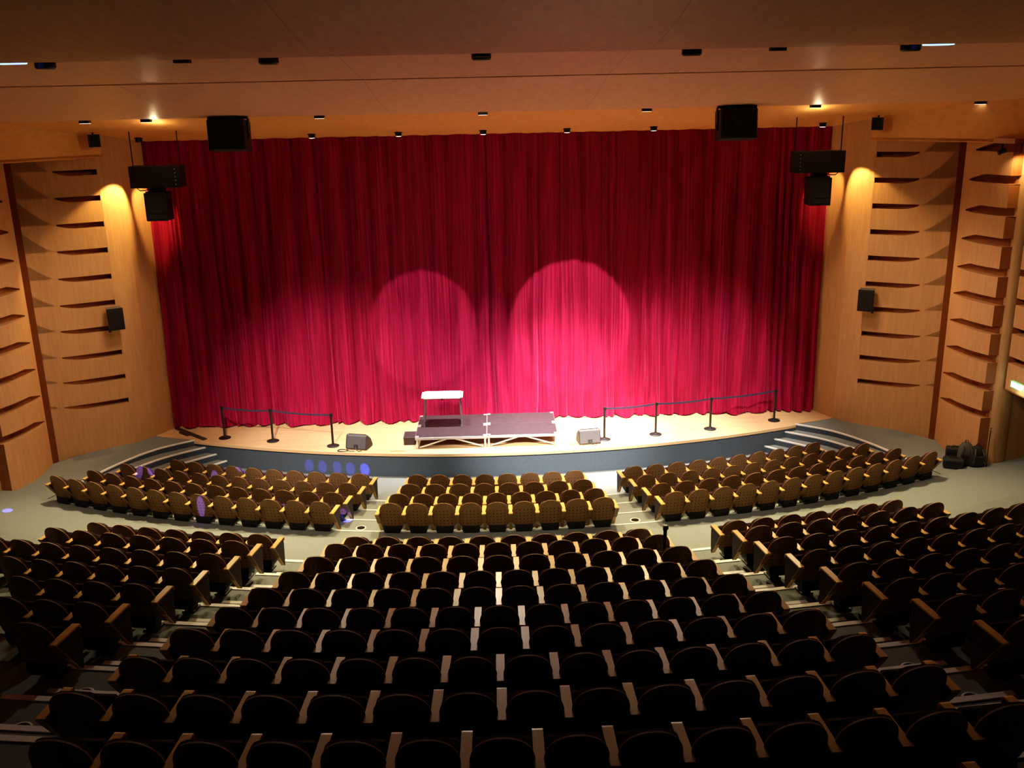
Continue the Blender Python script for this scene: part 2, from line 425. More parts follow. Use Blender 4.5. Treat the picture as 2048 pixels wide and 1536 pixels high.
for s in (-1, 1):
    side = 'left' if s < 0 else 'right'
    WT = 8.17
    # splay beside the curtain, rises to the ceiling
    wall_strip('wall_' + side + '_splay', [(9.06, 27.6), (9.06, 25.80), (9.40, 25.04), (9.70, 24.66)], .3, 8.95, s)
    wall_strip('wall_' + side + '_splay', [(9.70, 24.66), (9.79, 24.57)], .3, WT + .05, s)
    A0, A1 = (9.79, 24.57), (11.48, 23.66); L = math.hypot(A1[0] - A0[0], A1[1] - A0[1])
    nx, ny = (A0[1] - A1[1]) / L, (A1[0] - A0[0]) / L            # pointing outwards/back
    fA = lambda t: (A0[0] + (A1[0] - A0[0]) * t, A0[1] + (A1[1] - A0[1]) * t)
    # bulge: gentle towards the hall
    def frontA(t):
        x, y = fA(t); b = .05 * math.sin(pi * min(1, t * 1.1)); return (x - nx * b * .6, y - ny * b * .6)
    def backA(t):
        x, y = frontA(t); d = .24 * (1 - t / .86) ** .9 if t < .86 else 0; return (x + nx * d, y + ny * d)
    slots = [(.012, min(1, a / L), (lambda t, z=z, e=a / L: z - .06 + .10 * max(0, (t / e - .6) / .4) ** 2), (lambda t, z=z: z + .075)) for a, z in ASL]
    # each slot's own recess reaches the front surface where the slot ends
    bm_slots = slots
    bmA = slotted('wall_' + side, frontA, backA, .3, WT + .1, slots, s)
    wall_strip('wall_' + side + '_reveal', [(11.48, 23.66), (11.66, 23.68), (11.66, 23.40), (11.50, 23.36)], .3, WT + .1, s, shaded_wall_wood)
    B0, B1 = (11.50, 23.36), (11.75, 21.60)
    def frontB(t):
        x, y = lerp2(B0, B1, t); return (x - .17 * math.sin(pi * t * .93) , y)
    def backB(t):
        x, y = frontB(t); d = .36 * t ** 1.0; return (x + d, y)
    slotsB = [(t0, 1.0, (lambda t, z=z: z), (lambda t, z=z, t0=t0: z + .03 + .16 * max(0, min(1, (t - t0) / .35)))) for t0, z in BSL]
    slotted('wall_' + side, frontB, backB, .3, WT + .1, slotsB, s, open_end=True)
    # board ends (the return at the audience side), one per board with the gaps left open
    zz = [.3] + [z for t0, z in sorted(BSL, key=lambda q: q[1]) for z in (z, z + .19)] + [WT + .1]
    xe, ye = frontB(1)
    bm = bmesh.new()
    for za, zb in zip(zz[::2], zz[1::2]):
        vs = [bm.verts.new(p) for p in ((s * xe, ye, za), (s * xe, ye, zb), (s * (xe + .36), ye + .02, zb), (s * (xe + .36), ye + .02, za))]
        bm.faces.new(vs)
    obj('wall_' + side + '_board_end', bm, shaded_wall_wood, kind='structure')
    wall_strip('wall_' + side + '_reveal', [(xe + .36, ye + .04), (xe + .18, ye + .06), (xe + .05, ye + .4)], .3, WT + .1, s, shaded_wall_wood)
    # rounded column
    col = [(12.02, 21.95), (11.93, 21.80), (11.93, 21.68), (11.99, 21.58), (12.10, 21.53), (12.24, 21.54), (12.40, 21.60), (12.58, 21.68), (13.4, 21.9)]
    wall_strip('wall_' + side + '_column', smooth_path(col, 4), .3, 8.6, s, smooth=True)
    # boards over the side doorway, running towards the audience
    C0, C1 = (12.10, 21.40), (12.55, 17.4)
    frontC = lambda t: lerp2(C0, C1, t)
    backC = lambda t: (lerp2(C0, C1, t)[0] + .28, lerp2(C0, C1, t)[1])
    csl = [(.0, 1.0, (lambda t, z=z: z), (lambda t, z=z: z + .16)) for z in (3.16, 3.86, 4.54, 5.21, 5.9, 6.58, 7.26)]
    slotted('wall_' + side + '_over_door', frontC, backC, 2.50, WT + .1, csl, s, n=6)
    bm = bmesh.new()
    prism(bm, [(s * 12.10, 21.40), (s * 12.55, 17.4), (s * 13.4, 17.4), (s * 13.4, 21.40)], 'z', 2.49, 2.52)
    obj('ceiling_doorway', bm, shaded_wall_wood, kind='structure')
    wall_strip('wall_' + side + '_door_side', [(12.55, 19.3), (12.9, 15.5), (13.6, 8), (13.6, -5)], .2, 2.55, s)
    wall_strip('wall_' + side + '_upper', [(12.55, 17.4), (12.9, 15.5), (13.6, 8), (13.6, -5)], 2.45, 12.5, s)
    bm = bmesh.new()
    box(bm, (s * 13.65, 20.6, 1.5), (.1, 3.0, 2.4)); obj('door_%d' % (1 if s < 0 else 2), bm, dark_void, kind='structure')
    # fascia (bulkhead) above the slatted walls
    F0, F1 = (9.66, 24.62), (12.2, 21.25)
    fp = [F0, F1, (14.2, 18.4), (17.5, 13.5)]
    wall_strip('wall_' + side + '_fascia', fp, WT, 10.5, s, soffit_wood)
    bm = bmesh.new()
    prism(bm, [(s * x, y) for x, y in [(9.66, 24.62), (12.2, 21.25), (14.2, 18.4), (17.5, 13.5), (17.5, 26.5), (9.5, 26.5)]], 'z', WT + .02, WT + .08)
    obj('ceiling_side_' + side, bm, soffit_wood, kind='structure')
wall = wall_strip('wall_back', [(-18, -5), (18, -5)], 0, 14, 1, plain('rear_wall_paint', (.06, .04, .03), .9))
wall_strip('wall_stage_back', [(-9.5, 27.6), (9.5, 27.6)], 0, 9.2, 1, dark_void)

# ------------------------------------------------------------------ ceiling
def curve_profile(pts, n=8):
    return smooth_path(pts, n)
def ceiling(name, prof, mat, X=17.5):
    vs, fs = [], []
    nx_ = 12
    for y, z in prof:
        for k in range(nx_ + 1): vs.append((-X + 2 * X * k / nx_, y, z))
    for i in range(len(prof) - 1):
        for k in range(nx_):
            a = i * (nx_ + 1) + k; fs.append((a, a + 1, a + nx_ + 2, a + nx_ + 1))
    return raw(name, vs, fs, mat, smooth=False, kind='structure')
o = ceiling('ceiling_soffit', [(27.6, 8.44), (25.8, 8.50), (24.9, 8.66), (24.02, 8.84), (24.0, 8.79), (23.2, 8.96), (22.36, 9.16)], soffit_wood)
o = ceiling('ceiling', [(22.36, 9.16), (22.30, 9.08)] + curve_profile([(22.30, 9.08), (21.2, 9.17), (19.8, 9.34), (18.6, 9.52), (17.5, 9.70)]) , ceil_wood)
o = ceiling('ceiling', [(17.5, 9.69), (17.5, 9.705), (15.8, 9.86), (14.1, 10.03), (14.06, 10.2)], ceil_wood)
o = ceiling('ceiling', [(14.05, 10.2), (14.0, 9.92)] + curve_profile([(14.0, 9.92), (13.3, 9.89), (12.4, 9.925), (11.0, 10.12), (9.5, 10.44), (6.5, 11.3), (3, 12.2), (-1, 12.8), (-5, 13.2)]), shaded_ceil_wood)
CEILF = [(25.8, 8.50), (24.02, 8.84), (24.0, 8.79), (22.36, 9.16), (22.30, 9.08), (21.2, 9.17), (19.8, 9.34), (17.5, 9.70), (14.1, 10.03), (14.0, 9.925), (13.0, 9.93)]
def ceil_z(y):
    for (ya, za), (yb, zb) in zip(CEILF, CEILF[1:]):
        if yb <= y <= ya and ya != yb: return za + (zb - za) * (ya - y) / (ya - yb)
    return 8.5

# ------------------------------------------------------------------ curtain
def curtain(x0, x1, seed, label):
    rnd = random.Random(seed)
    z1, z0 = 8.56, SZ + .015
    # fold positions, uneven spacing
    folds = []; x = x0
    while x < x1:
        w = rnd.choice([.17, .24, .34, .46, .58, .66]) * rnd.uniform(.85, 1.15); folds.append((x, w, rnd.uniform(.08, .12) + .26 * w, rnd.uniform(-.5, .5))); x += w
    nz, step = 30, .016
    n = int((x1 - x0) / step); verts, faces = [], []
    fi = 0; dep = []
    for i in range(n + 1):
        x = x0 + (x1 - x0) * i / n
        while fi < len(folds) - 1 and x > folds[fi][0] + folds[fi][1]: fi += 1
        fx, w, a, sk = folds[fi]; t = (x - fx) / w
        t = min(max(t, 0), 1); t = t + sk * .35 * t * (1 - t); dep.append(-a * math.sin(pi * t) ** .9 - .022 * math.sin(x * 37 + sk * 9) ** 2 - .009 * math.sin(x * 67))
    for j in range(nz + 1):
        q = j / nz; z = z1 + (z0 - z1) * q
        for i in range(n + 1):
            x = x0 + (x1 - x0) * i / n
            wob = .035 * math.sin(x * 3.1 + q * 2.3) * q + .025 * math.sin(x * 7.7 + q * 4.0 + seed) * q
            k = int(i + 3.2 * math.sin(x * 2.3 + seed) * q * 2) ; k = max(0, min(n, k))
            d = dep[k] * (.55 + .6 * q) + wob * .8
            flare = -.16 * max(0, q - .90) / .10 * (.5 + .5 * math.sin(x * 9 + seed)) ** 1.0 * (.6 + .4 * math.sin(x * 2.1))
            d += flare
            zz = z + (.03 * abs(math.sin(x * 6.0)) * max(0, q - .95) / .05)
            verts.append((x + .02 * math.sin(z * 1.7 + x * 4) * q, 25.86 + d, zz))
    for j in range(nz):
        for i in range(n):
            a = j * (n + 1) + i; faces.append((a, a + 1, a + n + 2, a + n + 1))
    return raw('stage_curtain', verts, faces, velvet_mat, smooth=True, label=label, category='curtain', group='stage curtains')
curtain(-9.08, -.12, 3, 'crimson velvet stage curtain half hanging behind the white table, left of the centre seam')
curtain(-.18, 9.08, 5, 'crimson velvet stage curtain half hanging right of the centre seam')

# ------------------------------------------------------------------ seats
def z_lean(z): return .13 * (1 - (z - .29) / .59)          # forward offset of the leaning back at height z
def build_seat_meshes():
    ms = {}
    def store(name, bm, mat, smooth=False, uvf=None):
        bmesh.ops.remove_doubles(bm, verts=bm.verts, dist=1e-5)
        bmesh.ops.recalc_face_normals(bm, faces=bm.faces)
        me = bpy.data.meshes.new(name)
        uvl = bm.loops.layers.uv.new('UVMap')
        for f in bm.faces:
            for l in f.loops: l[uvl].uv = (l.vert.co.x + .5, l.vert.co.z + z_back(l.vert.co.z) * 0)
        bm.to_mesh(me); bm.free(); me.materials.append(mat)
        if smooth:
            for p in me.polygons: p.use_smooth = True
        ms[name] = me
    def z_back(z): return 0
    # backrest shell
    bm = bmesh.new(); zs = [.30, .33, .38, .46, .54, .60, .66, .71, .76, .80, .835, .86, .874, .88]
    def hw(z):
        if z < .36: return .218 + .026 * ((z - .30) / .06)
        if z < .62: return .244
        return .244 * math.sqrt(max(0, 1 - ((z - .62) / .262) ** 2.1))
    nt_ = 8; F, B = [], []
    for z in zs:
        f, b = [], []
        for i in range(nt_ + 1):
            t = -1 + 2 * i / nt_; x = hw(z) * t
            y = z_lean(z) + .035 * (1 if True else 0) * (x / .235) ** 2
            zz = z - (.022 * (1 - t * t) if z == .30 else 0)
            b.append(bm.verts.new((x, y - .004, zz))); f.append(bm.verts.new((x * .985, y + .016, zz)))
        F.append(f); B.append(b)
    for a, b in zip(B, B[1:]):
        for i in range(nt_): bm.faces.new((a[i], a[i + 1], b[i + 1], b[i]))
    for a, b in zip(F, F[1:]):
        for i in range(nt_): bm.faces.new((a[i], b[i], b[i + 1], a[i + 1]))
    for j in range(len(zs) - 1):
        bm.faces.new((B[j][0], B[j + 1][0], F[j + 1][0], F[j][0])); bm.faces.new((B[j][-1], F[j][-1], F[j + 1][-1], B[j + 1][-1]))
    for i in range(nt_):
        bm.faces.new((B[0][i], F[0][i], F[0][i + 1], B[0][i + 1])); bm.faces.new((B[-1][i], B[-1][i + 1], F[-1][i + 1], F[-1][i]))
    store('backrest', bm, shell_mat)
    # upholstered pad in front of the shell
    bm = bmesh.new(); rings = []
    prof = []
    nseg = 20
    for k in range(nseg):
        a = 2 * pi * k / nseg; ca, sa = cos(a), sin(a)
        prof.append((.228 * math.copysign(abs(ca) ** .5, ca), .57 + .262 * math.copysign(abs(sa) ** .55, sa)))
    for dy, sc in ((.018, 1.0), (.075, 1.0), (.10, .90)):
        rings.append([bm.verts.new((x * sc, z_lean(z) + dy + .02, .59 + (z - .59) * sc)) for x, z in prof])
    for a, b in zip(rings, rings[1:]):
        for k in range(nseg): bm.faces.new((a[k], a[(k + 1) % nseg], b[(k + 1) % nseg], b[k]))
    bm.faces.new(rings[0]); bm.faces.new(rings[-1])
    store('back_cushion', bm, cushion_cloth)
    # tipped-up seat
    bm = bmesh.new()
    box(bm, (0, .30, .46), (.46, .11, .36), .03, Matrix.Rotation(rad(-14), 4, 'X'))
    store('seat_cushion', bm, cushion_cloth)
    # under-seat box and pedestal
    bm = bmesh.new()
    prism(bm, [(-.18, .31), (.18, .31), (.18, .20), (.15, .14), (-.15, .14), (-.18, .20)], 'y', .12, .42)
    prism(bm, [(-.07, .14), (.07, .14), (.07, 0), (-.07, 0)], 'y', .30, .46)
    box(bm, (0, .38, .012), (.20, .22, .024))
    store('pedestal', bm, black_plastic)
    return ms
SM = build_seat_meshes()
rear_wood = plain('rear_board_plywood', (.26, .142, .058), .5)
def arm_meshes():
    bm = bmesh.new(); w = .043
    # curled wooden top: flat, then turned down at the front; and the slanting rear board
    top = [(-.015, .628), (.43, .628), (.455, .622), (.468, .605), (.470, .56), (.456, .56), (.452, .60), (.44, .606), (-.012, .606)]
    prism(bm, top, 'x', -w, w)
    prism(bm, [(-.015, .606), (.004, .606), (.204, .33), (.186, .33)], 'x', -w, w, mi=1)
    prism(bm, [(.186, .33), (.200, .33), (.385, .085), (.375, .085)], 'x', -.030, .030, mi=0)
    me = bpy.data.meshes.new('armrest'); bmesh.ops.recalc_face_normals(bm, faces=bm.faces); bm.to_mesh(me); bm.free(); me.materials.append(arm_wood); me.materials.append(rear_wood)
    bm = bmesh.new()
    prism(bm, [(.006, .606), (.45, .606), (.458, .47), (.435, .09), (.415, .065), (.38, .09)], 'x', -.028, .028)
    m2 = bpy.data.meshes.new('side_panel'); bmesh.ops.recalc_face_normals(bm, faces=bm.faces); bm.to_mesh(m2); bm.free(); m2.materials.append(fabric_side)
    for m in (me, m2):
        m.uv_layers.new(name='UVMap')
    return me, m2
ARM, PANEL = arm_meshes()
ORD = ['first', 'second', 'third', 'fourth', 'fifth', 'sixth', 'seventh', 'eighth', 'ninth', 'tenth', 'eleventh', 'twelfth', 'thirteenth', 'fourteenth', 'fifteenth', 'sixteenth', 'seventeenth', 'eighteenth', 'nineteenth', 'twentieth',
       'twenty-first', 'twenty-second', 'twenty-third', 'twenty-fourth', 'twenty-fifth', 'twenty-sixth', 'twenty-seventh', 'twenty-eighth', 'twenty-ninth', 'thirtieth']
def seat_prototype():
    root = empty('theatre_seat', (0, 0, -50))
    for k in ('backrest', 'back_cushion', 'seat_cushion', 'pedestal'): link(k, SM[k], root)
    a = link('armrest', ARM, root); a.location = (.275, 0, 0)
    link('side_panel', PANEL, a)
    return root
proto = seat_prototype(); snapshot(proto)
seats = []
for r in ROWS:
    rr, zf = R[r], ZF[r]
    n = NC[r]
    for i in range(n):
        ph = ((i - (n - 1) / 2) * PC[r] + OFF[r]) / rr
        seats.append(dict(row=r, blk='centre', i=i, n=n, ph=ph, p=PC[r], ends=(i == 0)))
    for s in (-1, 1):
        for i in range(NS[r]):
            ph = s * (START[r] + i * PS[r]) / rr
            seats.append(dict(row=r, blk='left' if s < 0 else 'right', i=i, n=NS[r], ph=ph, p=PS[r], ends=(i == 0 if s > 0 else i == NS[r] - 1), aisle=(i == 0)))
vis = []
nextz = {r: ROWS[k + 1] if k + 1 < len(ROWS) else None for k, r in enumerate(ROWS)}
for d in seats:
    r = d['row']; p = polar(R[r], d['ph'], ZF[r] + .88); u, v, dep = px(p)
    u2, v2, _ = px(polar(R[r] - .2, d['ph'], ZF[r] + .3))
    if not (-35 < u < 2083): continue
    ua, va, _ = px(polar(R[r] - .45, d['ph'], ZF[r] + .63))
    if min(v, va) > 1545: continue
    if abs(R[r] * sin(d['ph'])) > 12.0: continue
    nr = nextz[r]
    if nr is None or r == 'D': gap = 75 * 1904 / dep / 100
    else:
        un, vn, _ = px(polar(R[nr], d['ph'], ZF[nr] + .88)); gap = vn - v
    gap = max(2, min(gap, 1536 - v))
    inx = max(0, min(1, (min(u + 30, 2048) - max(u - 30, 0)) / 60))
    d['score'] = FPX / dep * d['p'] * gap * inx
    vis.append(d)
vis.sort(key=lambda d: -d['score'])
keep, rest = vis[:300], vis[300:]
print('seats in view', len(vis), 'rest rows', {r: sum(1 for d in rest if d['row'] == r) for r in ROWS})
def seat_matrix(d):
    r = d['row']; p = polar(R[r], d['ph'], ZF[r]); return p, d['ph']
FRONT, REAR = 'ABCD', 'EFGHIJKLMNO'
maxi = {}
for d in vis: maxi[(d['row'], d['blk'])] = max(maxi.get((d['row'], d['blk']), 0), d['i'])
for d in keep:
    p, ph = seat_matrix(d); r = d['row']
    t = copy_tree(proto); t.location = p; t.rotation_euler = (0, 0, ph)
    sx = d['p'] / .55; t.scale = (sx, 1, 1)
    blkname = ('middle' if d['blk'] == 'centre' else d['blk']) + (' front' if r in FRONT else ' rear') + ' block'
    rn = ORD[(FRONT if r in FRONT else REAR).index(r)]
    frm = 'left end' if d['blk'] == 'centre' else 'aisle'
    look = 'brown perforated theatre seat' if r in 'ABCDEFGH' else 'shadowed wooden-armed theatre seat'
    t['label'] = '%s, %s from %s, row %s from stage in %s' % (look, ORD[d['i']], frm, {'first': 'one', 'second': 'two', 'third': 'three', 'fourth': 'four', 'fifth': 'five', 'sixth': 'six', 'seventh': 'seven', 'eighth': 'eight', 'ninth': 'nine', 'tenth': 'ten', 'eleventh': 'eleven'}[rn], blkname)
    t['category'] = 'theatre seat'; t['group'] = 'theatre seats of the ' + blkname
    # the outermost arm of a row
    if d['ends']:
        a = link('armrest', ARM, t); a.location = (-.275, 0, 0); link('side_panel', PANEL, a)
for o in [proto] + list(proto.children_recursive): bpy.data.objects.remove(o, do_unlink=True)
# the remaining, smallest seats in one mesh
if rest:
    bm = bmesh.new(); mats = [shell_mat, cushion_cloth, black_plastic, arm_wood, fabric_side, rear_wood]
    parts = [(SM['backrest'], 0, None), (SM['back_cushion'], 1, None), (SM['seat_cushion'], 1, None), (SM['pedestal'], 2, None), (ARM, 3, .275), (PANEL, 4, .275)]
    for d in rest:
        p, ph = seat_matrix(d); M = Matrix.Translation(p) @ Matrix.Rotation(ph, 4, 'Z') @ Matrix.Diagonal((d['p'] / .55, 1, 1, 1))
        pp = parts + ([(ARM, 3, -.275), (PANEL, 4, -.275)] if d['ends'] else [])
        for me, mi, ox in pp:
            n0 = len(bm.verts); f0 = len(bm.faces)
            bm.from_mesh(me); bm.verts.ensure_lookup_table(); bm.faces.ensure_lookup_table()
            vs = bm.verts[n0:]
            MM = M @ Matrix.Translation((ox or 0, 0, 0))
            for v in vs: v.co = MM @ v.co
            for f in bm.faces[f0:]: f.material_index = mi if f.material_index == 0 or mi != 3 else 5
    me = bpy.data.meshes.new('theatre_seats'); bm.to_mesh(me); bm.free()
    for m in mats: me.materials.append(m)
    link('theatre_seats', me, None, kind='stuff', label='brown theatre seats filling the rows nearest the stage and the far row ends', category='theatre seats')

# ------------------------------------------------------------------ floor vents
def vent_mesh():
    bm = bmesh.new(); lathe(bm, [(.115, .0), (.115, .010), (.095, .014), (.088, .008)], 20)
    m1 = bpy.data.meshes.new('vent_rim'); bmesh.ops.recalc_face_normals(bm, faces=bm.faces); bm.to_mesh(m1); bm.free(); m1.materials.append(vent_rim)
    bm = bmesh.new(); lathe(bm, [(.087, .008), (.087, .013), (.03, .016)], 20)
    m2 = bpy.data.meshes.new('vent_grille'); bmesh.ops.recalc_face_normals(bm, faces=bm.faces); bm.to_mesh(m2); bm.free(); m2.materials.append(vent_dark)
    return m1, m2
V1, V2 = vent_mesh()
def vent(p, label, group, sc=1):
    t = empty('floor_vent', p, label=label, category='floor vent', group=group)
    link('rim', V1, t); link('grille', V2, t); t.scale = (sc, sc, 1)
for s in (-1, 1):
    sd = 'left' if s < 0 else 'right'
    vent(polar(23.66, rad(7.3) * s, ZF['D'] + .001), 'round floor vent in the %s front aisle at the last front row' % sd, 'floor vents in the aisles')
    for i, r in enumerate(order[:-3]):
        z = ZF[r]; rr = NOSE[order[i + 1]] - .37 - .17
        p = polar(rr, rad(7.95) * s, z + .001)
        if -20 < px(p)[0] < 2068 and px(p)[1] < 1540:
            vent(p, 'round white-rimmed floor vent in the %s rear aisle beside row %s from stage' % (sd, ['one', 'two', 'three', 'four', 'five', 'six', 'seven', 'eight', 'nine'][i]), 'floor vents in the aisles')
for d in vis:
    if d['row'] == 'D' :
        ph = d['ph'] + .5 * d['p'] / R['D'] * (1 if d['blk'] != 'left' else 1)
        p = polar(R['D'] - .33, ph, ZF['D'] + .001)
        vent(p, 'small dark floor vent beneath the back row of the %s front block' % ('middle' if d['blk'] == 'centre' else d['blk']), 'floor vents beneath the %s front seats' % d['blk'], .75)

# ------------------------------------------------------------------ stage furniture
# folding deck platform: four decks
def deck(x0, x1, y0, y1, label, angle=0, fronted=False):
    cx, cy = (x0 + x1) / 2, (y0 + y1) / 2; w, dd = x1 - x0, y1 - y0
    t = empty('stage_deck', (cx, cy, SZ), label=label, category='stage platform', group='decks of the stage platform')
    bm = bmesh.new(); box(bm, (0, 0, .318), (w - .02, dd - .02, .022), .003); obj('deck_board', bm, deck_top, t)
    bm = bmesh.new()
    for sy in (-1, 1): box(bm, (0, sy * (dd / 2 - .02), .28), (w - .004, .036, .07), .004)
    for sx in (-1, 1): box(bm, (sx * (w / 2 - .02), 0, .28), (.036, dd - .01, .07), .004)
    for sx in (-1, 1):
        for sy in (-1, 1): box(bm, (sx * (w / 2 - .05), sy * (dd / 2 - .05), .331), (.09, .09, .006))
    obj('frame', bm, alu, t)
    for sx in (-1, 1):
        for sy in (-1, 1):
            bm = bmesh.new(); box(bm, (sx * (w / 2 - .05), sy * (dd / 2 - .05), .125), (.045, .045, .25), .004); obj('leg', bm, alu, t)
    for sy in (-1, 1):
        for sx in (-1, 1):
            bm = bmesh.new(); y = sy * (dd / 2 - .045)
            a = Vector((sx * (w / 2 - .1), y, .03)); b = Vector((sx * .12, y, .245))
            dv = b - a; q = dv.to_track_quat('X', 'Z').to_matrix().to_4x4()
            box(bm, (a + b) / 2, (dv.length, .03, .035), .003, q); obj('brace', bm, alu, t)
PX0, PX1, PXM = -2.12, 1.60, -.25
deck(PX0, PXM, 23.42, 24.32, 'front deck of low stage platform, dark top, nearer the folding table')
deck(PXM, PX1, 23.45, 24.35, 'front deck of low stage platform, dark top, nearer the cabled floor monitor on the right')
deck(PX0, PXM, 24.33, 25.22, 'rear dark-topped stage deck carrying the white folding table')
deck(PXM, PX1, 24.36, 25.25, 'rear dark-topped stage deck beside the one carrying the table, nothing on it')
t = empty('step_box', (-2.30, 24.0, SZ), label='low dark wooden step at the side of the stage platform', category='step')
bm = bmesh.new(); box(bm, (0, 0, .195), (.32, .52, .03), .004); obj('tread', bm, deck_top, t)
for sy in (-1, 1):
    bm = bmesh.new(); box(bm, (0, sy * .23, .09), (.30, .03, .18), .003); obj('side_board', bm, deck_top, t)

# folding table
leg_metal = plain('grey_leg_metal', (.16, .15, .16), .4, metal=.3)
t = empty('folding_table', (-1.42, 24.45, .983), label='white-topped folding table with grey metal legs standing on the dark platform', category='table')
bm = bmesh.new(); box(bm, (0, 0, .82), (1.10, .60, .035), .0); 
es = [e for e in bm.edges if abs(e.verts[0].co.z - e.verts[1].co.z) > .02]
bmesh.ops.bevel(bm, geom=es, offset=.06, segments=4, affect='EDGES'); obj('tabletop', bm, white_plastic, t)
bm = bmesh.new()
for sy in (-1, 1): box(bm, (0, sy * .25, .79), (.96, .02, .03))
obj('apron_rail', bm, alu, t)
for sx in (-1, 1):
    for sy in (-1, 1):
        bm = bmesh.new(); cyl(bm, (sx * .46, sy * .2, .80), (sx * .50, sy * .24, .0), .014)
        cyl(bm, (sx * .50, sy * .24, .02), (sx * .50, sy * .24, -.0), .022); obj('leg', bm, leg_metal, t)
    bm = bmesh.new(); cyl(bm, (sx * .485, -.225, .30), (sx * .485, .225, .30), .010); obj('crossbar', bm, leg_metal, t)
bm = bmesh.new(); box(bm, (0, -.26, .775), (.05, .04, .05), .006); obj('latch', bm, black_plastic, t)

# stanchions with belts
SZT = .90
def stanchion(x, y, label, z=SZ, h=.90, group='belt barrier posts on stage'):
    t = empty('stanchion', (x, y, z), label=label, category='barrier post', group=group)
    bm = bmesh.new(); lathe(bm, [(.165, 0), (.165, .012), (.13, .028), (.04, .04), (.03, .05)], 24); obj('base', bm, black_metal, t, smooth=False)
    bm = bmesh.new(); cyl(bm, (0, 0, .04), (0, 0, h - .06), .030); obj('post', bm, black_metal, t)
    bm = bmesh.new(); cyl(bm, (0, 0, h - .09), (0, 0, h), .038); box(bm, (.04, 0, h - .04), (.02, .05, .06), .004); obj('belt_head', bm, black_metal, t)
    return t
SP = [(-7.42, 24.73), (-6.03, 24.37), (-4.33, 23.85), (2.86, 23.78), (4.27, 24.07), (5.81, 24.39), (7.72, 24.96)]
SL = ['black barrier post on stage nearest the left wall', 'black barrier post on stage, middle of the three left posts', 'black barrier post on stage beside the left floor monitor',
      'black barrier post on stage beside the right floor monitor', 'black barrier post on stage, second from the right floor monitor', 'black barrier post on stage, third from the right floor monitor', 'black barrier post on stage nearest the right wall']
for (x, y), l in zip(SP, SL): stanchion(x, y, l)
BL = ['dark belt between the two barrier posts nearest the left wall', 'dark belt leading to the barrier post by the left monitor', 'purple-grey belt leading from the post by the right monitor', 'purple-grey belt between the two middle posts on the right', 'dark belt leading to the barrier post nearest the right wall']
for (a, b), l in zip([(0, 1), (1, 2), (3, 4), (4, 5), (5, 6)], BL):
    A = Vector((SP[a][0], SP[a][1], SZ + .86)); B = Vector((SP[b][0], SP[b][1], SZ + .86)); dr = (B - A).normalized()
    A = A + dr * .05; B = B - dr * .05
    vs, fs = [], []; n = 14
    for i in range(n + 1):
        t_ = i / n; p = A.lerp(B, t_); p.z -= .05 * 4 * t_ * (1 - t_) * .6
        for dz in (-.026, .026):
            for dy in (-.003, .003): vs.append((p.x, p.y + dy, p.z + dz))
    for i in range(n):
        a4 = 4 * i; b4 = a4 + 4
        for u_, w_ in ((0, 1), (1, 3), (3, 2), (2, 0)): fs.append((a4 + u_, b4 + u_, b4 + w_, a4 + w_))
    raw('barrier_belt', vs, fs, belt_cloth, label=l, category='belt', group='barrier belts on stage')
# post standing among the seats
p = polar(28.42, .0975, ZF['F'])
stanchion(p.x, p.y, 'lone black barrier post standing between seat rows in the middle rear block', p.z, 1.12, None)

# wedge monitors
def monitor(x, y, rz, label):
    t = empty('floor_monitor', (x, y, SZ), rz, label=label, category='floor monitor', group='wedge floor monitors')
    bm = bmesh.new(); prof = [(-.16, .0), (-.21, .05), (-.12, .36), (-.06, .39), (.14, .24), (.24, .05), (.22, 0)]
    prism(bm, prof, 'x', -.27, .27); bmesh.ops.bevel(bm, geom=bm.edges[:], offset=.008, segments=1, affect='EDGES'); obj('cabinet', bm, grey_box, t)
    for sx in (-1, 1):
        bm = bmesh.new(); prism(bm, [(u * .99, .005 + v * .985) for u, v in prof], 'x', sx * .271, sx * .285); obj('side_cheek', bm, black_plastic, t)
    bm = bmesh.new(); prism(bm, [(.145, .245), (-.055, .395), (-.052, .402), (.15, .252)], 'x', -.25, .25); obj('grille', bm, speaker_cloth, t)
    bm = bmesh.new(); box(bm, (0, -.188, .10), (.12, .03, .10), .005, Matrix.Rotation(rad(-16), 4, 'X')); obj('connector_plate', bm, black_plastic, t)
    bm = bmesh.new(); tube(bm, [(.0, -.2, .1), (.03, -.27, .05), (.12, -.30, .012), (.17, -.22, .01)], .009); obj('plug_lead', bm, black_plastic, t)
monitor(-3.62, 23.66, rad(-16), 'grey wedge floor monitor at the stage edge beside a post with coiled cable')
monitor(2.42, 23.60, rad(8), 'grey wedge floor monitor at the stage edge right of the platform')
def coil(name, c, r, turns, label, seed, mat=black_plastic, tail=None):
    rnd = random.Random(seed); pts = []
    n = 18 * turns
    for i in range(n + 1):
        a = 2 * pi * i / 18; k = r * (1 + .15 * math.sin(i * .7 + seed)); pts.append((c[0] + k * cos(a) * 1.3 + .03 * math.sin(i * .3), c[1] + k * sin(a), SZ + .008 + .004 * (i / 18)))
    if tail: pts += tail
    bm = bmesh.new(); tube(bm, pts, .008, 6); obj(name, bm, mat, label=label, category='cable')
coil('cable', (-4.02, 23.44), .10, 3, 'coiled dark cable on stage beside the left floor monitor', 2, tail=[(-3.85, 23.40, SZ + .01), (-3.7, 23.36, SZ + .01)])
coil('cable', (1.98, 23.52), .09, 2, 'loosely coiled brown cable beside the right floor monitor', 5, plain('tan_cable', (.30, .17, .08), .5), tail=[(2.15, 23.42, SZ + .01), (2.3, 23.36, SZ + .01)])
bm = bmesh.new(); tube(bm, [(-2.75, 23.28, SZ + .008), (-2.65, 23.31, SZ + .008), (-2.5, 23.31, SZ + .008), (-2.38, 23.27, SZ + .008)], .007, 6)
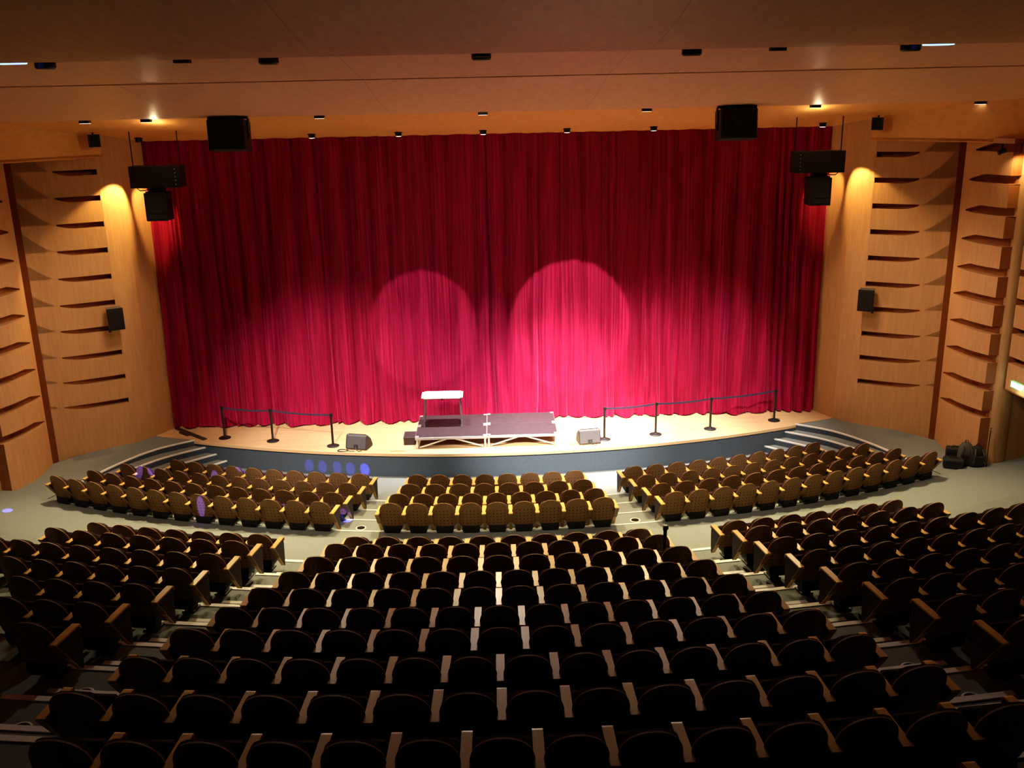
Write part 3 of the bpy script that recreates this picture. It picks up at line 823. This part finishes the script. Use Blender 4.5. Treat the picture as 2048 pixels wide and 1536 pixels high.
obj('cable', bm, plain('tan_cable_end', (.3, .17, .08), .5), label='short thin cable end lying near the stage edge', category='cable')
# dark cable cover on the floor at the left
A, B = Vector((-9.0, 25.62, SZ)), Vector((-7.92, 24.60, SZ)); dv = B - A
bm = bmesh.new(); q = dv.to_track_quat('X', 'Z').to_matrix().to_4x4()
box(bm, (A + B) / 2 + Vector((0, 0, .018)), (dv.length, .13, .03), .008, q); box(bm, A.lerp(B, .42) + Vector((-.08, -.06, .025)), (.42, .14, .045), .01, q)
obj('cable_cover', bm, plain('dark_rubber', (.05, .035, .02), .7), label='dark rubber cable cover running across the stage boards at the left wall', category='cable cover')

# ------------------------------------------------------------------ loudspeakers
def flown_box(x, y, z, w, d, h, tilt, rz, label):
    t = empty('hanging_loudspeaker', (x, y, z), rz, label=label, category='loudspeaker', group='flown loudspeakers under the ceiling')
    t.rotation_euler = (tilt, 0, rz)
    bm = bmesh.new(); box(bm, (0, .0, -h / 2), (w, d, h), .02); obj('cabinet', bm, black_plastic, t)
    bm = bmesh.new(); box(bm, (0, -d / 2 - .008, -h / 2 - .02), (w * .90, .02, h * .88), .004); obj('grille', bm, speaker_cloth, t)
    for sx in (-1, 1):
        bm = bmesh.new(); box(bm, (sx * (w / 2 + .018), 0, -h * .30), (.03, .12, h * .72), .004); cyl(bm, (sx * (w / 2 + .02), 0, -h * .5), (sx * (w / 2 + .055), 0, -h * .5), .04); obj('bracket', bm, black_metal, t)
    bm = bmesh.new(); box(bm, (0, -.05, .05), (w + .06, .10, .05), .004); obj('yoke', bm, black_metal, t)
flown_box(-5.74, 22.0, 9.02, .82, .6, .66, rad(-6), 0, 'large black loudspeaker hanging under the ceiling at the left of the curtain')
flown_box(5.55, 22.0, 9.02, .82, .6, .66, rad(-6), 0, 'large black loudspeaker hanging under the ceiling at the right of the curtain')
for s in (-1, 1):
    sd = 'left' if s < 0 else 'right'
    x = s * 8.12; y = 24.0
    t = empty('line_speaker', (x, y, 7.45), s * rad(0), label='wide black horizontal loudspeaker hung on rods before the %s splay wall' % sd, category='loudspeaker')
    bm = bmesh.new(); box(bm, (0, 0, .27), (1.22, .5, .52), .01); obj('cabinet', bm, black_plastic, t)
    bm = bmesh.new(); box(bm, (s * .07, -.255, .27), (1.04, .02, .47), .004); obj('grille', bm, speaker_cloth, t)
    for k in range(5):
        bm = bmesh.new(); cyl(bm, (-s * .50, -.25, .09 + k * .09), (-s * .50, -.262, .09 + k * .09), .012); obj('screw', bm, alu, t)
    for k in (-1, 1):
        bm = bmesh.new(); cyl(bm, (k * .57, 0, .52), (k * .57, 0, 8.86 - 7.45), .014); obj('hanging_rod', bm, black_metal, t)
    bm = bmesh.new(); tube(bm, [(s * .20, -.1, .0), (s * .28, -.14, -.05), (s * .42, -.14, -.055), (s * .50, -.1, .0)], .012); obj('signal_cable', bm, black_plastic, t)
    t2 = empty('box_speaker', (s * 8.18, 24.0, 6.63), 0, label='smaller upright black loudspeaker hung under the wide one at the %s' % sd, category='loudspeaker')
    bm = bmesh.new(); box(bm, (0, 0, .37), (.52, .5, .68), .012); obj('cabinet', bm, grey_dark if False else black_plastic, t2)
    bm = bmesh.new(); box(bm, (0, -.255, .44), (.42, .02, .44), .004); obj('grille', bm, speaker_cloth, t2)
    bm = bmesh.new(); box(bm, (0, -.257, .13), (.40, .02, .10), .004); obj('port_panel', bm, speaker_cloth, t2)
    bm = bmesh.new(); box(bm, (0, 0, .755), (.34, .30, .10), .004); box(bm, (0, -.16, .73), (.46, .03, .03)); obj('hanging_bracket', bm, black_metal, t2)
    # small wall speaker, mid height
    t = empty('wall_speaker', (s * 9.76, 24.28, 3.86), s * rad(-30), label='small black wall loudspeaker at mid height on the %s slotted wall' % sd, category='loudspeaker')
    bm = bmesh.new(); prism(bm, [(-.20, -.14), (.20, -.14), (.15, .14), (-.15, .14)], 'z', .0, .56); obj('cabinet', bm, black_plastic, t)
    bm = bmesh.new(); box(bm, (0, -.148, .28), (.34, .014, .50), .004); obj('grille', bm, speaker_cloth, t)
    bm = bmesh.new(); box(bm, (0, 0, .565), (.36, .27, .012), .003); obj('dusty_top', bm, grey_box, t, label='pale grey top of the cabinet')
    bm = bmesh.new(); box(bm, (0, .22, .26), (.06, .22, .06)); box(bm, (s * .16, .02, -.03), (.05, .05, .07)); obj('wall_bracket', bm, black_metal, t)
    # small speaker under the soffit corner
    t = empty('ceiling_speaker', (s * 9.62, 24.15, 8.44), s * rad(-35), label='small black loudspeaker hanging at the corner of the %s bulkhead' % sd, category='loudspeaker')
    bm = bmesh.new(); prism(bm, [(-.13, -.11), (.13, -.11), (.10, .11), (-.10, .11)], 'z', 0, .30); obj('cabinet', bm, black_plastic, t)
    bm = bmesh.new(); box(bm, (0, -.116, .15), (.21, .012, .26), .003); obj('grille', bm, speaker_cloth, t)
    bm = bmesh.new(); cyl(bm, (0, 0, .30), (0, 0, .50), .02); cyl(bm, (0, 0, .34), (0, 0, .39), .045); obj('stem', bm, black_metal, t)

# ------------------------------------------------------------------ ceiling fixtures
def can(x, y, w, label, mat=can_glow, hgt=.10, round_=True):
    z = ceil_z(y)
    t = empty('ceiling_downlight', (x, y, z), label=label, category='ceiling light', group='downlights in the ceiling')
    bm = bmesh.new()
    if round_: lathe(bm, [(w * .62, .06), (w * .62, -.02), (w * .5, -.025), (w * .5, -hgt), (w * .44, -hgt)], 20)
    else: box(bm, (0, 0, -hgt / 2 + .02), (w, w * .7, hgt + .04), .006)
    obj('housing', bm, black_metal, t)
    bm = bmesh.new()
    if round_: lathe(bm, [(w * .43, -hgt + .002), (w * .43, -hgt - .006), (w * .2, -hgt - .012)], 18)
    else: box(bm, (0, 0, -hgt), (w * .9, w * .6, .01))
    obj('lamp_face', bm, mat, t)
for i, x in enumerate([-4.51, -2.3, -.14, 2.01, 4.24, 8.6]): can(x, 25.2, .17, '%s small round downlight from the left in the row just above the curtain' % ORD[i + 1], can_dim, .10)
can(-8.9, 25.2, .17, 'first small round downlight from the left, unlit, in the row above the curtain', black_metal, .10)
for i, x in enumerate([-9.06, -7.69, -3.8, -.11, 3.61, 7.46, 11.25]):
    can(x, 22.42, .22, '%s black downlight from the left in the row along the lower ceiling edge' % ORD[i], can_dim, .13, False)
for i, x in enumerate([-6.18, -3.05, -.05, 2.94, 6.07]):
    z = 9.99
    t = empty('ceiling_camera', (x, 14.25, z), label='round black flanged fixture, %s from the left, under the upper ceiling edge' % ORD[i], category='ceiling fixture', group='round black fixtures under the upper ceiling edge')
    bm = bmesh.new(); lathe(bm, [(.13, .04), (.20, .0), (.23, -.035), (.23, -.055), (.13, -.06)], 24); obj('flange', bm, black_metal, t)
    bm = bmesh.new(); lathe(bm, [(.14, -.055), (.14, -.13), (.12, -.15)], 20); obj('drum', bm, black_metal, t)
for i, x in enumerate([-4.18, -.05, 4.09]):
    bm = bmesh.new(); box(bm, (x, 13.98, 9.93), (.22, .12, .12), .004)
    obj('projector_port', bm, black_metal, label='flat rectangular black fixture, %s from the left, on the upper ceiling edge' % ORD[i], category='ceiling fixture', group='flat black fixtures on the upper ceiling edge')
for s in (-1, 1):
    x = 6.22 * s if s > 0 else -6.40
    t = empty('led_ring', (x, 13.70, 9.90), label='glowing blue oval LED ring under the ceiling at the %s' % ('left' if s < 0 else 'right'), category='LED light')
    bm = bmesh.new(); pts = []
    for k in range(29):
        a = 2 * pi * k / 28; pts.append((.20 * math.copysign(abs(cos(a)) ** .6, cos(a)), .10 * math.copysign(abs(sin(a)) ** .7, sin(a)), 0))
    tube(bm, pts, .012, 6); obj('ring', bm, blue_glow, t)
    bm = bmesh.new(); box(bm, (0, 0, .05), (.30, .12, .09), .004); obj('plate', bm, black_metal, t)
# spotlight at the column heads
for s in (-1, 1):
    sd = 'left' if s < 0 else 'right'
    t = empty('column_spotlight', (s * 11.42, 21.55, 8.17), label='small black spotlight under the %s bulkhead aimed at the column' % sd, category='spotlight')
    bm = bmesh.new(); cyl(bm, (0, 0, 0), (0, 0, -.10), .02); obj('stem', bm, black_metal, t)
    bm = bmesh.new(); cyl(bm, (-s * .07, 0, -.20), (s * .07, .0, -.14), .055, .065); obj('head', bm, black_metal, t)
# exit sign over the right door
t = empty('exit_sign', (12.12, 20.95, 2.72), rad(96 - 90 + 90), label='bright white illuminated exit sign on the boards above the right doorway', category='exit sign')
bm = bmesh.new(); box(bm, (0, 0, 0), (.36, .06, .11), .01); obj('face', bm, exit_glow, t)
bm = bmesh.new(); box(bm, (0, 0, .062), (.38, .07, .014)); box(bm, (0, 0, -.062), (.38, .07, .014)); obj('casing', bm, green_glow, t)

# ------------------------------------------------------------------ bags by the wall
ZB = zland(11.2, 21.6)
def case(x, y, w, d, h, rz, label, mat):
    t = empty('equipment_case', (x, y, ZB), rz, label=label, category='bag')
    bm = bmesh.new(); box(bm, (0, 0, h / 2), (w, d, h), .04, seg=3); obj('body', bm, mat, t, smooth=False)
    bm = bmesh.new(); tube(bm, [(-.09, 0, h), (-.08, 0, h + .035), (.08, 0, h + .035), (.09, 0, h)], .012); obj('handle', bm, black_plastic, t)
    bm = bmesh.new(); box(bm, (0, 0, h * .72), (w + .008, d + .008, .014)); obj('zip', bm, black_metal, t)
case(11.12, 21.50, .46, .28, .24, rad(-22), 'low black rectangular case lying nearest the seats by the right wall', bag_black)
case(11.32, 21.82, .46, .26, .40, rad(-22), 'black rectangular case standing between the low case and the backpacks', bag_black)
def backpack(x, y, rz, h, label, mat):
    t = empty('backpack', (x, y, ZB), rz, label=label, category='bag')
    bm = bmesh.new(); rings = []
    for z, w, d in ((0, .15, .09), (.05, .18, .12), (.3 * h, .19, .13), (.6 * h, .18, .12), (.82 * h, .15, .10), (.95 * h, .10, .07), (h, .04, .03)):
        rings.append([bm.verts.new((w * math.copysign(abs(cos(2 * pi * k / 16)) ** .7, cos(2 * pi * k / 16)), d * math.copysign(abs(sin(2 * pi * k / 16)) ** .7, sin(2 * pi * k / 16)) + .03 * z, z)) for k in range(16)])
    for a, b in zip(rings, rings[1:]):
        for k in range(16): bm.faces.new((a[k], a[(k + 1) % 16], b[(k + 1) % 16], b[k]))
    bm.faces.new(rings[0]); bm.faces.new(rings[-1]); obj('body', bm, mat, t, smooth=True)
    bm = bmesh.new(); box(bm, (0, -.12, .20), (.26, .08, .26), .03, seg=2); obj('front_pocket', bm, bag_black, t)
    for sx in (-1, 1):
        bm = bmesh.new(); tube(bm, [(sx * .08, -.10, h * .9), (sx * .11, -.17, h * .66), (sx * .12, -.15, h * .3), (sx * .10, -.12, .1)], .018); obj('shoulder_strap', bm, bag_grey, t)
    bm = bmesh.new(); tube(bm, [(-.04, 0, h * .97), (-.03, 0, h + .05), (.03, 0, h + .05), (.04, 0, h * .97)], .01); obj('handle', bm, black_plastic, t)
backpack(11.46, 21.62, rad(-15), .60, 'grey and black backpack leaning by the right wall, nearer the cases', bag_grey)
backpack(11.66, 21.46, rad(-5), .56, 'dark backpack standing nearest the rounded column', bag_black)
bm = bmesh.new(); tube(bm, [(11.83, 21.30, ZB + .01), (11.86, 21.36, ZB + .5), (11.90, 21.42, ZB + .95), (11.90, 21.40, ZB + 1.02), (11.87, 21.38, ZB + 1.03)], .012)
obj('walking_stick', bm, black_plastic, label='thin dark hooked stick leaning on the rounded column behind the backpacks', category='stick')

# ------------------------------------------------------------------ lights
def spot(name, loc, target, energy, angle, blend=.3, col=(1, .86, .66), size=.08):
    l = bpy.data.lights.new(name, 'SPOT'); l.energy = energy; l.spot_size = rad(angle); l.spot_blend = blend; l.color = col; l.shadow_soft_size = size
    o = bpy.data.objects.new(name, l); C.objects.link(o); o.location = loc
    o.rotation_euler = (Vector(target) - Vector(loc)).to_track_quat('-Z', 'Y').to_euler(); return o
def point(name, loc, energy, col=(1, .8, .55), size=.1):
    l = bpy.data.lights.new(name, 'POINT'); l.energy = energy; l.color = col; l.shadow_soft_size = size
    o = bpy.data.objects.new(name, l); C.objects.link(o); o.location = loc; return o
def area(name, loc, target, energy, sx, sy, col=(1, .8, .6), spread=180):
    l = bpy.data.lights.new(name, 'AREA'); l.shape = 'RECTANGLE'; l.size = sx; l.size_y = sy; l.energy = energy; l.color = col; l.spread = rad(spread)
    o = bpy.data.objects.new(name, l); C.objects.link(o); o.location = loc
    o.rotation_euler = (Vector(target) - Vector(loc)).to_track_quat('-Z', 'Y').to_euler(); return o
W = (1.0, .90, .82)
# front-of-house stage spots, from the upper ceiling edge
spot('stage_spot', (2.6, 13.6, 9.6), (2.12, 25.6, 3.45), 10000, 14.2, .10, W, .05)
spot('stage_spot', (-1.6, 13.6, 9.6), (-1.95, 25.6, 3.45), 5000, 12.8, .14, W, .05)
spot('stage_spot', (.5, 13.6, 9.6), (1.6, 24.6, .6), 23000, 28, 1, W, .1)
spot('stage_spot', (6.0, 13.6, 9.6), (5.0, 25.2, .8), 7000, 34, 1, (1, .84, .74), .1)
spot('stage_spot', (-5.0, 13.6, 9.6), (-4.4, 25.0, .8), 9000, 34, 1, (1, .84, .74), .1)
spot('stage_spot', (-.2, 13.6, 9.6), (0, 25.8, 3.0), 850, 60, 1, (1, .80, .78), .1)
# row just above the curtain, shining down on the boards and raking the folds
for x, e in ((-4.51, 1200), (-2.3, 2000), (-.14, 4200), (2.01, 7000), (4.24, 4200), (6.4, 1400)):
    spot('stage_downlight', (x, 23.7, 8.6), (x, 24.2, .6), e * 1.7, 44, 1, (1, .93, .88), .1)
# downlights over the front block
for x in (-7.69, -3.8, -.11, 3.61, 7.46):
    spot('house_and_fill_spot', (x, 22.3, 8.80), (x * 1.04, 17.4, 0), 3900, 79, 1, (1, .80, .44), .1)
for x in (-6, -2, 2, 6):
    spot('house_and_fill_spot', (x, 14.3, 9.75), (x * 1.15, 20.8, 0), 780, 56, .8, (1, .84, .60), .15)  # fill added from the camera side to lighten the seat backs
# added grazing fill from the stage end, brightens the armrests further back
for x in (-4.2, 0, 4.2):
    spot('house_and_fill_spot', (x, 22.0, 8.95), (x * 1.2, 8.5, 4.6), 950, 40, 1, (1, .86, .72), .1)
# warm wall washes
for s in (-1, 1):
    k = 1.6 if s < 0 else 1
    ap = (s * 8.84, 24.70, 7.92)
    spot('wall_wash', ap, (s * 9.95, 24.65, 6.3), 330 * k, 56, .45, (1, .64, .22), .03)
    spot('wall_wash', ap, (s * 8.98, 25.9, 6.5), 230 * k, 44, .45, (1, .64, .22), .03)
    spot('wall_wash', (s * 7.2, 21.6, 8.7), (s * 11.0, 23.6, 1.9), 620, 74, 1, (1, .76, .52), .5)
    spot('wall_wash', (s * 4.5, 16.8, 9.3), (s * 12.0, 21.8, 2.4), 1250, 48, 1, (1, .76, .54), .6)
    point('corner_glow', (s * 7.69, 22.9, 8.80), 14, (1, .74, .42), .05)
    spot('column_lamp', (s * 11.75, 21.28, 7.98), (s * 12.0, 21.53, 7.2), 70, 120, .8, (1, .72, .35), .03)
point('door_glow', (12.0, 20.8, 2.6), 3, (.85, 1, .8), .05)
# added blue spots without a known source; patches on stage front and seats
for x, y, z, e in [(-4.93, 23.68, .12, 500), (-4.57, 23.58, .12, 500), (-4.17, 23.5, .12, 500), (-3.82, 23.42, .12, 600), (-3.44, 23.32, .14, 1600),
                   (-9.89, 21.95, 0.75, 1300), (-9.52, 21.92, 0.75, 1300), (-8.76, 21.99, 0.70, 1300), (-8.41, 21.96, 0.70, 1300), (-7.74, 22.04, 0.65, 1300), (-7.34, 22.01, 0.65, 1300), (-7.01, 22.05, 0.65, 1300), (-6.29, 22.22, 0.60, 1300), (-6.47, 19.38, 0.85, 1300), (-4.53, 19.27, 0.90, 1300), (-4.16, 19.30, 0.90, 1300), (-3.76, 19.24, 0.95, 1300), (-3.53, 19.28, 0.95, 1300), (-11.12, 20.14, 0.56, 1300)]:
    spot('added_blue_spot', (-6.3, 13.6, 9.75), (x, y, z), e * 38, 1.1, .3, (.16, .14, 1), .01)
# world
w = bpy.data.worlds.new('world'); bpy.context.scene.world = w; w.use_nodes = True
w.node_tree.nodes['Background'].inputs[0].default_value = (.5, .35, .3, 1)
w.node_tree.nodes['Background'].inputs[1].default_value = .001

# ------------------------------------------------------------------ camera
cd = bpy.data.cameras.new('camera'); cd.sensor_width = 36; cd.lens = 36 * FPX / 2048; cd.clip_end = 200
co = bpy.data.objects.new('camera', cd); C.objects.link(co)
Rm = Matrix(CM)
co.matrix_world = Matrix.Translation(CAM) @ Matrix((Rm[0], Rm[1], -Rm[2])).transposed().to_4x4()
sc = bpy.context.scene; sc.camera = co
sc.view_settings.view_transform = 'Standard'; sc.view_settings.look = 'None'
sc.view_settings.exposure = 0; sc.view_settings.gamma = 1
sc.view_settings.use_curve_mapping = True
cv = sc.view_settings.curve_mapping; cc = cv.curves[3]
for p in ((.010, .005), (.05, .040), (.14, .132), (.35, .37)): cc.points.new(*p)
cv.update()
